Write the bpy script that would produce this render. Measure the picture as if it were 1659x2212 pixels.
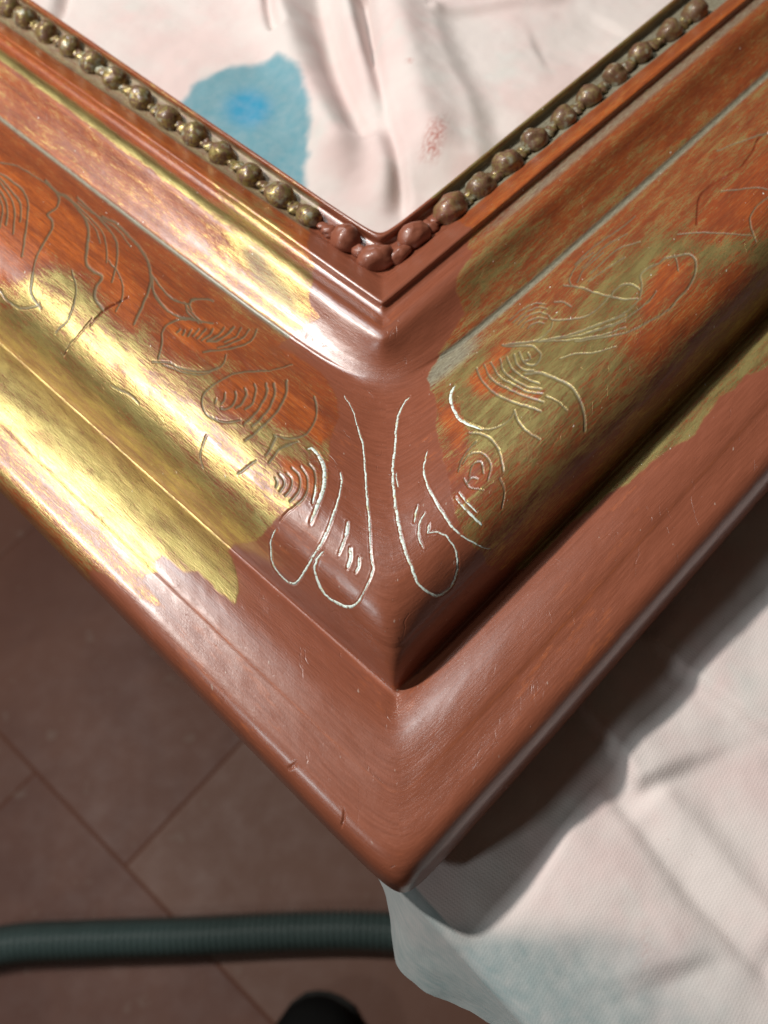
import bpy, math, random
import numpy as np
from mathutils import Matrix, Vector
random.seed(7); rng = np.random.default_rng(7)
sc = bpy.context.scene
for o in list(bpy.data.objects): bpy.data.objects.remove(o)

# ------------------------------------------------------------------ camera
# working units below are millimetres; MM turns them into metres
MM = 0.001
PW, PH = 1659.0, 2212.0                       # measuring grid used for marks read off the photograph
F, PIT, ROL, YAW = 1977.8, 1.06948, -0.09274, -0.05772
CAM = np.array([4.573, 0.0, 200.0])
Fw = np.array([math.sin(YAW)*math.cos(PIT), math.cos(YAW)*math.cos(PIT), -math.sin(PIT)])
R0 = np.array([math.cos(YAW), -math.sin(YAW), 0.]); U0 = np.cross(R0, Fw)
Rt = math.cos(ROL)*R0 + math.sin(ROL)*U0
Up = -math.sin(ROL)*R0 + math.cos(ROL)*U0
def project(P):
    d = np.asarray(P, float) - CAM
    z = d @ Fw
    return PW/2 + F*(d @ Rt)/z, PH/2 - F*(d @ Up)/z
def on_plane(x, y, z=0.0):
    d = Fw + Rt*(x-PW/2)/F - Up*(y-PH/2)/F
    return CAM + d*((z-CAM[2])/d[2])
cam_d = bpy.data.cameras.new("camera"); cam = bpy.data.objects.new("camera", cam_d)
sc.collection.objects.link(cam); sc.camera = cam
M = Matrix(((Rt[0], Up[0], -Fw[0], CAM[0]*MM), (Rt[1], Up[1], -Fw[1], CAM[1]*MM), (Rt[2], Up[2], -Fw[2], CAM[2]*MM), (0, 0, 0, 1)))
cam.matrix_world = M
cam_d.sensor_fit = 'VERTICAL'; cam_d.sensor_height = 24; cam_d.lens = F/PH*24
cam_d.clip_start = 0.005; cam_d.clip_end = 50
cam_d.dof.use_dof = True; cam_d.dof.focus_distance = 0.206; cam_d.dof.aperture_fstop = 9.5

# ------------------------------------------------------------------ light
w = bpy.data.worlds.new("World"); sc.world = w; w.use_nodes = True
wb = w.node_tree.nodes["Background"]; wb.inputs[0].default_value = (1.0, 0.74, 0.54, 1); wb.inputs[1].default_value = 0.04
def lamp(name, typ, loc, target, energy, size, color, shape='DISK', size_y=None):
    l = bpy.data.lights.new(name, typ); o = bpy.data.objects.new(name, l); sc.collection.objects.link(o)
    o.location = loc; d = Vector(target)-Vector(loc); o.rotation_euler = d.to_track_quat('-Z', 'Y').to_euler()
    l.energy = energy; l.color = color
    if typ == 'AREA':
        l.shape = shape; l.size = size
        if size_y: l.size_y = size_y
    return o
tgt = (0, 0.10, 0.0)
lamp("work_lamp", 'AREA', (-0.50, 0.33, 0.71), tgt, 8.7, 0.045, (1.0, 0.95, 0.89))
lamp("window_light", 'AREA', (-0.33, 0.60, 0.90), tgt, 3.4, 0.10, (0.86, 0.97, 1.0), 'RECTANGLE', 0.12)
lamp("room_light", 'AREA', (-0.88, -0.41, 0.64), tgt, 2.4, 0.09, (0.84, 0.97, 1.0), 'RECTANGLE', 0.10)
sc.view_settings.view_transform = 'Standard'; sc.view_settings.look = 'None'
sc.view_settings.exposure = 0.0; sc.view_settings.gamma = 1.0

# ------------------------------------------------------------------ helpers
def tag(o, label=None, cat=None, group=None, kind=None):
    if label: o["label"] = label
    if cat: o["category"] = cat
    if group: o["group"] = group
    if kind: o["kind"] = kind
    return o
def empty(name, loc=(0, 0, 0)):
    o = bpy.data.objects.new(name, None); sc.collection.objects.link(o); o.location = loc; o.empty_display_size = .01
    return o
def link(name, me, parent=None):
    o = bpy.data.objects.new(name, me); sc.collection.objects.link(o)
    if parent: o.parent = parent
    return o
def grid_mesh(name, P, uv=None, attrs=None, mat=None, normals=None, flip=False, closed_j=False):
    """P (ni, nj, 3) in mm."""
    ni, nj = P.shape[:2]
    me = bpy.data.meshes.new(name)
    idx = np.arange(ni*nj).reshape(ni, nj)
    if closed_j:
        a = idx[:-1, :]; b = idx[1:, :]; c = np.roll(idx, -1, 1)[1:, :]; d = np.roll(idx, -1, 1)[:-1, :]
    else:
        a = idx[:-1, :-1]; b = idx[1:, :-1]; c = idx[1:, 1:]; d = idx[:-1, 1:]
    q = np.stack([a, b, c, d] if not flip else [a, d, c, b], -1).reshape(-1, 4)
    nf = len(q)
    me.vertices.add(ni*nj); me.vertices.foreach_set("co", (P.reshape(-1, 3)*MM).astype(np.float32).ravel())
    me.loops.add(nf*4); me.loops.foreach_set("vertex_index", q.astype(np.int32).ravel())
    me.polygons.add(nf); me.polygons.foreach_set("loop_start", np.arange(0, nf*4, 4, dtype=np.int32))
    me.polygons.foreach_set("use_smooth", np.ones(nf, bool))
    me.update(calc_edges=True)
    if uv is not None:
        l = me.uv_layers.new(name="UVMap"); l.data.foreach_set("uv", uv.reshape(-1, 2)[q.ravel()].astype(np.float32).ravel())
    for k, v in (attrs or {}).items():
        at = me.color_attributes.new(name=k, type='FLOAT_COLOR', domain='POINT')
        c4 = np.ones((ni*nj, 4), np.float32); c4[:, :v.shape[-1]] = v.reshape(ni*nj, -1); at.data.foreach_set("color", c4.ravel())
    if mat: me.materials.append(mat)
    if normals is not None: me.normals_split_custom_set_from_vertices(normals.reshape(-1, 3).astype(np.float32))
    me.validate(clean_customdata=False) if False else None
    return me
def sstep(a, b, x):
    t = np.clip((x-a)/(b-a), 0, 1); return t*t*(3-2*t)
_tab = rng.random((256, 256))
def vnoise(x, y, seed=0):
    x = x+seed*17.31; y = y+seed*9.77
    xi = np.floor(x).astype(int); yi = np.floor(y).astype(int); fx = x-xi; fy = y-yi
    fx = fx*fx*(3-2*fx); fy = fy*fy*(3-2*fy)
    g = lambda i, j: _tab[(xi+i) & 255, (yi+j) & 255]
    return (g(0, 0)*(1-fx)+g(1, 0)*fx)*(1-fy)+(g(0, 1)*(1-fx)+g(1, 1)*fx)*fy
def fbm(x, y, seed=0, oct=4):
    s = 0; a = .5; t = 0
    for k in range(oct):
        s = s+a*vnoise(x, y, seed+k*3); t += a; a *= .5; x = x*2.03; y = y*2.03
    return s/t
def seg_dist(X, Y, pts, out=None, R=40, wfun=None):
    """distance to a polyline, only computed near it; returns dist (inf-ish elsewhere)"""
    D = np.full(X.shape, 1e3)
    for (x0, y0), (x1, y1) in zip(pts[:-1], pts[1:]):
        m = (X > min(x0, x1)-R) & (X < max(x0, x1)+R) & (Y > min(y0, y1)-R) & (Y < max(y0, y1)+R)
        if not m.any(): continue
        xs = X[m]; ys = Y[m]; dx = x1-x0; dy = y1-y0; L = dx*dx+dy*dy+1e-9
        t = np.clip(((xs-x0)*dx+(ys-y0)*dy)/L, 0, 1)
        D[m] = np.minimum(D[m], np.hypot(xs-x0-t*dx, ys-y0-t*dy))
    return D
def smooth_pts(pts, n=6):
    """Catmull-Rom resample"""
    p = np.array(pts, float)
    if len(p) < 3: return [tuple(a) for a in p]
    p = np.vstack([2*p[0]-p[1], p, 2*p[-1]-p[-2]]); out = []
    for i in range(1, len(p)-2):
        for t in np.linspace(0, 1, n, endpoint=False):
            out.append(0.5*((2*p[i])+(-p[i-1]+p[i+1])*t+(2*p[i-1]-5*p[i]+4*p[i+1]-p[i+2])*t*t+(-p[i-1]+3*p[i]-3*p[i+1]+p[i+2])*t**3))
    out.append(p[-2]); return [tuple(a) for a in out]
def poly_mask(X, Y, poly, feather=10):
    """soft inside mask of a polygon"""
    ins = np.zeros(X.shape, bool); n = len(poly)
    for i in range(n):
        (x0, y0), (x1, y1) = poly[i], poly[(i+1) % n]
        if y0 == y1: continue
        c = ((y0 > Y) != (y1 > Y)) & (X < (x1-x0)*(Y-y0)/(y1-y0)+x0); ins ^= c
    D = seg_dist(X, Y, list(poly)+[poly[0]], R=feather*1.5+2)
    return np.clip(np.where(ins, .5, -.5)*np.minimum(D/feather, 1)*1.0+.5, 0, 1)

# ------------------------------------------------------------------ node helpers
class NT:
    def __init__(s, name):
        s.m = bpy.data.materials.new(name); s.m.use_nodes = True; s.t = s.m.node_tree; s.t.nodes.clear()
        s.out = s.t.nodes.new("ShaderNodeOutputMaterial")
    def n(s, typ, **kw):
        nd = s.t.nodes.new(typ)
        for k, v in kw.items():
            if k == 'i':
                for a, b in v.items(): s.set(nd.inputs[a], b)
            else: setattr(nd, k, v)
        return nd
    def set(s, inp, v):
        if hasattr(v, 'links'): s.t.links.new(v, inp)
        else: inp.default_value = v
    def math(s, op, a, b=0.0, clamp=False):
        nd = s.n("ShaderNodeMath", operation=op, use_clamp=clamp); s.set(nd.inputs[0], a); s.set(nd.inputs[1], b); return nd.outputs[0]
    def mix(s, f, a, b):
        nd = s.n("ShaderNodeMix", data_type='RGBA'); s.set(nd.inputs[0], f)
        s.set(nd.inputs[6], (*a, 1) if isinstance(a, tuple) else a); s.set(nd.inputs[7], (*b, 1) if isinstance(b, tuple) else b); return nd.outputs[2]
    def mixf(s, f, a, b):
        nd = s.n("ShaderNodeMix", data_type='FLOAT'); s.set(nd.inputs[0], f); s.set(nd.inputs[2], a); s.set(nd.inputs[3], b); return nd.outputs[0]
    def ramp(s, x, a, b):
        nd = s.n("ShaderNodeMapRange", interpolation_type='SMOOTHSTEP'); s.set(nd.inputs[0], x)
        nd.inputs[1].default_value = a; nd.inputs[2].default_value = b; return nd.outputs[0]
    def noise(s, vec, scale, detail=3, rough=.55, dist=0.0):
        nd = s.n("ShaderNodeTexNoise"); s.set(nd.inputs['Vector'], vec); nd.inputs['Scale'].default_value = scale
        nd.inputs['Detail'].default_value = detail; nd.inputs['Roughness'].default_value = rough; nd.inputs['Distortion'].default_value = dist
        return nd.outputs[0]
    def mapping(s, vec, scale, loc=(0, 0, 0), rot=(0, 0, 0)):
        nd = s.n("ShaderNodeMapping"); s.set(nd.inputs[0], vec); nd.inputs['Scale'].default_value = scale
        nd.inputs['Location'].default_value = loc; nd.inputs['Rotation'].default_value = rot; return nd.outputs[0]
    def bsdf(s, color, rough, metal=0.0, spec=.5, normal=None, **kw):
        nd = s.n("ShaderNodeBsdfPrincipled"); s.set(nd.inputs['Base Color'], (*color, 1) if isinstance(color, tuple) else color)
        s.set(nd.inputs['Roughness'], rough); s.set(nd.inputs['Metallic'], metal); s.set(nd.inputs['Specular IOR Level'], spec)
        if normal is not None: s.set(nd.inputs['Normal'], normal)
        for k, v in kw.items(): s.set(nd.inputs[k], v)
        s.t.links.new(nd.outputs[0], s.out.inputs[0]); return nd
    def bump(s, h, strength, dist, normal=None):
        nd = s.n("ShaderNodeBump"); s.set(nd.inputs['Height'], h); nd.inputs['Strength'].default_value = strength
        nd.inputs['Distance'].default_value = dist
        if normal is not None: s.set(nd.inputs['Normal'], normal)
        return nd.outputs[0]
    def attr(s, name):
        nd = s.n("ShaderNodeAttribute", attribute_name=name); sp = s.n("ShaderNodeSeparateColor"); s.set(sp.inputs[0], nd.outputs[0]); return sp.outputs

CLAY = (0.238, 0.074, 0.040)      # fresh brown-red bole
def frame_material():
    t = NT("gilded_bole"); uv = t.n("ShaderNodeUVMap", uv_map="UVMap").outputs[0]     # uv in mm/10: x along the rail, y across it
    A = t.attr("paint"); Bc = t.attr("wear")
    bole, gold, orange = A[0], A[1], A[2]; pat, eng, rub = Bc[0], Bc[1], Bc[2]
    streak = t.noise(t.mapping(uv, (1.1, 17, 1)), 1.0, 5, .66, .25)
    fine = t.noise(t.mapping(uv, (3.4, 34, 1), (3, 1, 0)), 1.0, 4, .62)
    blob = t.noise(t.mapping(uv, (.7, 3.2, 1), (9, 4, 0)), 1.0, 6, .66, .4); long_ = t.noise(t.mapping(uv, (.22, 15, 1), (4, 2, 0)), 1.0, 5, .7, .2)
    speck = t.noise(t.mapping(uv, (15, 24, 1), (2, 7, 0)), 1.0, 3, .62)
    # how much leaf survives
    g = t.math('ADD', gold, t.math('MULTIPLY', t.math('SUBTRACT', streak, .5), .9))
    g = t.math('ADD', g, t.math('MULTIPLY', t.math('SUBTRACT', blob, .5), .95))
    g = t.math('ADD', g, t.math('MULTIPLY', t.math('SUBTRACT', fine, .5), 1.5))
    g = t.math('ADD', g, t.math('MULTIPLY', t.math('SUBTRACT', speck, .5), 1.0))
    gm = t.math('MULTIPLY', t.ramp(g, .22, .80), .94)
    gm = t.math('MULTIPLY', gm, t.math('SUBTRACT', 1.0, bole), True)
    # old red clay under the leaf
    old = t.mix(t.ramp(t.math('ADD', t.math('MULTIPLY', long_, .5), t.math('MULTIPLY', blob, .5)), .28, .72), (0.16, 0.038, 0.016), (0.28, 0.058, 0.018))
    old = t.mix(t.math('MULTIPLY', orange, t.math('ADD', .12, t.ramp(t.math('ADD', t.math('MULTIPLY', fine, .35), t.math('MULTIPLY', t.math('ADD', long_, blob), .325)), .40, .72)), True), old, (0.62, 0.15, 0.022))
    old = t.mix(t.math('MULTIPLY', t.ramp(fine, .55, .70), .35), old, (0.30, 0.15, 0.06))
    old = t.mix(t.math('MULTIPLY', t.ramp(speck, .60, .74), .35), old, (0.12, 0.035, 0.02))
    fresh = t.mix(t.ramp(streak, .30, .70), (CLAY[0]*.90, CLAY[1]*.86, CLAY[2]*.82), (CLAY[0]*1.14, CLAY[1]*1.12, CLAY[2]*1.1))
    fresh = t.mix(t.math('MULTIPLY', t.ramp(t.noise(t.mapping(uv, (.35, 7, 1), (5, 5, 0)), 1., 5, .7), .62, .74), .22), fresh, (0.40, 0.10, 0.035))
    fresh = t.mix(t.math('MULTIPLY', rub, t.ramp(fine, .35, .6), True), fresh, (0.62, 0.17, 0.05))
    clay = t.mix(bole, old, fresh)
    goldc = t.mix(t.ramp(blob, .32, .66), (0.26, 0.20, 0.074), (0.50, 0.41, 0.155))
    goldc = t.mix(t.math('MULTIPLY', t.ramp(speck, .56, .70), .5), goldc, (0.25, 0.15, 0.06))
    col = t.mix(gm, clay, goldc)
    pm = t.math('MULTIPLY', pat, t.ramp(t.math('ADD', fine, t.math('MULTIPLY', pat, .28)), .42, .66), True)
    patc = t.mix(t.ramp(t.math('ADD', t.math('MULTIPLY', fine, .7), t.math('MULTIPLY', speck, .3)), .36, .66), (0.15, 0.13, 0.085), (0.285, 0.265, 0.19))
    col = t.mix(pm, col, patc)
    em = t.math('MULTIPLY', eng, .85)
    col = t.mix(em, col, (0.155, 0.135, 0.08))
    # white flecks of exposed gesso / dust
    dust = t.noise(t.mapping(uv, (7, 7, 1), (1, 8, 0)), 1.0, 1, .5)
    dm = t.math('MULTIPLY', t.ramp(dust, .765, .80), t.math('SUBTRACT', 1.0, t.math('MULTIPLY', bole, .75)))
    col = t.mix(dm, col, (0.75, 0.70, 0.60))
    met = t.math('MULTIPLY', gm, t.math('SUBTRACT', .80, t.math('MAXIMUM', pm, em)), True)
    rg = t.mixf(gm, t.mixf(bole, t.mixf(streak, .26, .46), t.mixf(streak, .25, .37)), t.mixf(fine, .30, .52))
    rg = t.mixf(pm, rg, .62)
    h = t.math('MULTIPLY', t.math('ADD', t.math('MULTIPLY', fine, .75), t.math('MULTIPLY', streak, .35)), t.mixf(bole, 1.0, .75))
    h = t.math('ADD', h, t.math('MULTIPLY', speck, .25)); h = t.math('ADD', h, t.math('MULTIPLY', gm, .10))
    h = t.math('ADD', h, t.math('MULTIPLY', dm, .6))
    sc_ = t.noise(t.mapping(uv, (.5, 1.1, 1), (6, 2, 0), (0, 0, .5)), 1.0, 2, .5); s2_ = t.noise(t.mapping(uv, (1.1, .45, 1), (2, 6, 0), (0, 0, -.3)), 1.6, 2, .5)
    l1 = t.math('SUBTRACT', 1.0, t.ramp(t.math('ABSOLUTE', t.math('SUBTRACT', sc_, .47)), 0.0, .0045))
    l2 = t.math('SUBTRACT', 1.0, t.ramp(t.math('ABSOLUTE', t.math('SUBTRACT', s2_, .53)), 0.0, .0045))
    hair = t.math('MULTIPLY', t.math('MAXIMUM', l1, l2), t.ramp(t.noise(t.mapping(uv, (1.6, 1.6, 1), (3, 3, 0)), 1.0, 2), .56, .66), True)
    pit = t.ramp(t.noise(t.mapping(uv, (11, 11, 1), (5, 1, 0)), 1.0, 1, .5), .77, .81)
    h = t.math('SUBTRACT', h, t.math('MULTIPLY', hair, .5)); h = t.math('SUBTRACT', h, t.math('MULTIPLY', pit, .9))
    nrm = t.bump(h, .55, .00022)
    t.bsdf(col, rg, met, .5, nrm, **{'Coat Weight': t.math('MULTIPLY', t.math('SUBTRACT', 1.0, gm), .65), 'Coat Roughness': .27})
    return t.m
MF = frame_material()

# ------------------------------------------------------------------ frame profile: (level, height mm); level = miter row in the measuring grid
PROF = [(516, 22.0), (521, 22.2), (527, 21.5), (535, 20.0), (560, 19.4), (590, 19.4), (601, 19.9), (606, 20.9), (616, 21.8), (630, 22.9), (644, 23.9), (653, 24.4), (657, 24.3),
        (663, 23.5), (672, 22.8), (686, 22.4), (696, 22.7), (704, 23.5), (712, 24.1), (724, 24.2), (737, 24.0), (752, 23.4), (775, 22.3), (810, 20.8), (850, 19.5), (885, 18.7),
        (898, 18.3), (904, 17.95), (911, 18.0), (918, 18.5), (950, 20.2), (1000, 22.9), (1060, 25.2), (1120, 27.2), (1180, 28.6), (1240, 29.1), (1300, 28.4),
        (1360, 26.2), (1410, 22.8), (1450, 18.7), (1480, 14.4), (1496, 11.6), (1502, 10.9), (1510, 11.3), (1530, 12.2), (1560, 13.2), (1600, 14.1), (1640, 14.7), (1690, 14.9),
        (1725, 14.75), (1738, 14.6), (1744, 14.36), (1760, 14.25), (1790, 14.1), (1830, 14.05), (1860, 14.0), (1890, 13.5), (1915, 12.3), (1937, 10.2), (1950, 7.4), (1956, 4.5), (1960, 1.0), (1961, -2.0)]
def ym_of(level, z):
    # miter line drifts from column 823 to column 872 down the picture, it is the plane x=0
    lo, hi = -40.0, 420.0
    for _ in range(60):
        m = .5*(lo+hi); y = project(np.array([0, m, z]))[1]
        if y > level: lo = m
        else: hi = m
    return .5*(lo+hi)
L_ = np.array([p[0] for p in PROF], float); Z_ = np.array([p[1] for p in PROF], float)
Y_ = np.array([ym_of(a, b) for a, b in PROF])
for i in range(1, len(Y_)): Y_[i] = min(Y_[i], Y_[i-1]-.02)
# dense resample, by arc length, smooth
def resample():
    d = np.r_[0, np.cumsum(np.hypot(np.diff(Y_)/1.414, np.diff(Z_)))]
    out = []
    dd = 0
    ts = [0.0]
    while ts[-1] < d[-1]:
        lev = np.interp(ts[-1], d, L_)
        step = .26 if 906 < lev < 1420 else .42
        ts.append(ts[-1]+step)
    ts = np.array(ts[:-1]+[d[-1]])
    def cr(v):
        # monotone-ish Catmull in arc length
        m = np.gradient(v, d); k = np.clip(np.searchsorted(d, ts, side='right')-1, 0, len(d)-2)
        h = d[k+1]-d[k]; t = (ts-d[k])/h
        return (2*t**3-3*t**2+1)*v[k]+(t**3-2*t**2+t)*h*m[k]+(-2*t**3+3*t**2)*v[k+1]+(t**3-t**2)*h*m[k+1]
    return ts, cr(Y_), cr(Z_), np.interp(ts, d, L_)
TS, YM, ZM, LV = resample()
def gsm(v, sig):
    k = np.arange(-40, 41); o = np.zeros_like(v)
    vp = np.pad(v, 40, mode='edge'); wts = np.exp(-.5*(k[None]*.35/np.maximum(sig, 1e-3)[:, None])**2); wts /= wts.sum(1, keepdims=True)
    for i_ in range(81): o += wts[:, i_]*vp[i_:i_+len(v)]
    return o
_sg = np.interp(LV, [500, 610, 760, 890, 896, 914, 925, 1420, 1450, 1480, 1620, 1732, 1738, 1746, 1760, 1900, 1970], [.05, .3, .5, .6, .1, .1, .6, .8, .6, .25, .6, .5, .25, .25, .7, .6, .2])
ZM = gsm(ZM, _sg)
ZSOFT = gsm(ZM, np.interp(LV, [500, 690, 740, 800, 900, 1000, 1300, 1420, 1600, 1700, 1850, 1900], [.1, .2, 1.2, 3.0, 3.4, 3.0, 1.0, .6, .8, 3.0, 1.5, .3]))
# inner wall (rebate side) at the start and bottom closure at the end
inY = YM[0]+np.array([2.2, 2.2, 1.6, .7, .2]); inZ = np.array([0, 12, 19, 21.2, 21.9]); inL = np.array([505, 506, 508, 511, 514.])
ouY = YM[-1]+np.array([1.5, 20.]); ouZ = np.array([-3.5, -3.5]); ouL = np.array([1964, 1966.])
YM = np.r_[inY, YM, ouY]; ZM = np.r_[inZ, ZM, ouZ]; ZSOFT = np.r_[inZ, ZSOFT, ouZ]; LV = np.r_[inL, LV, ouL]
TS = np.r_[TS[0]+np.array([-24, -12, -4, -2, -.7]), TS, TS[-1]+np.array([3., 20.])]
RC = np.interp(LV, [515, 540, 606, 640, 700, 735, 780, 850, 906, 1000, 1150, 1300, 1420, 1480, 1500, 1530, 1620, 1735, 1800, 1860, 1945, 1966],
                   [2.2, 1.2, .9, .5, .5, .7, 3.5, 8.0, 11.0, 6.5, 5.5, 4.0, 2.2, .9, .6, 1.0, 3.0, 2.5, 4.5, 4.5, 3.2, 3.0])
KL = np.interp(LV, [515, 604, 655, 906, 1500, 1740, 1950], [.019, -.020, .004, .014, -.020, -.013, .012])
KR = np.interp(LV, [515, 604, 655, 906, 1500, 1740, 1950], [.018, -.015, .000, .007, -.016, -.008, -.007])
C45 = math.sqrt(.5)
S = [0.0]
while S[-1] < 330: S.append(S[-1]+(.28 if S[-1] < 150 else .28*1.03**min(60, (S[-1]-150)/1.5)))
S = np.array(S)
def rail_points(sign, s, j=None):
    """s (n,) along the rail -> (n, nj, 3)"""
    K = KL if sign < 0 else KR
    xs = s[:, None]*C45
    hyp = np.sqrt(xs**2+RC[None]**2)
    y = YM[None]+hyp+K[None]*xs*sstep(0, 30, xs)
    x = sign*np.repeat(xs, len(YM), 1)
    return np.stack([x, y, ZM[None]*sstep(4, 26, s)[:, None]+ZSOFT[None]*(1-sstep(4, 26, s)[:, None])], -1)

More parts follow.
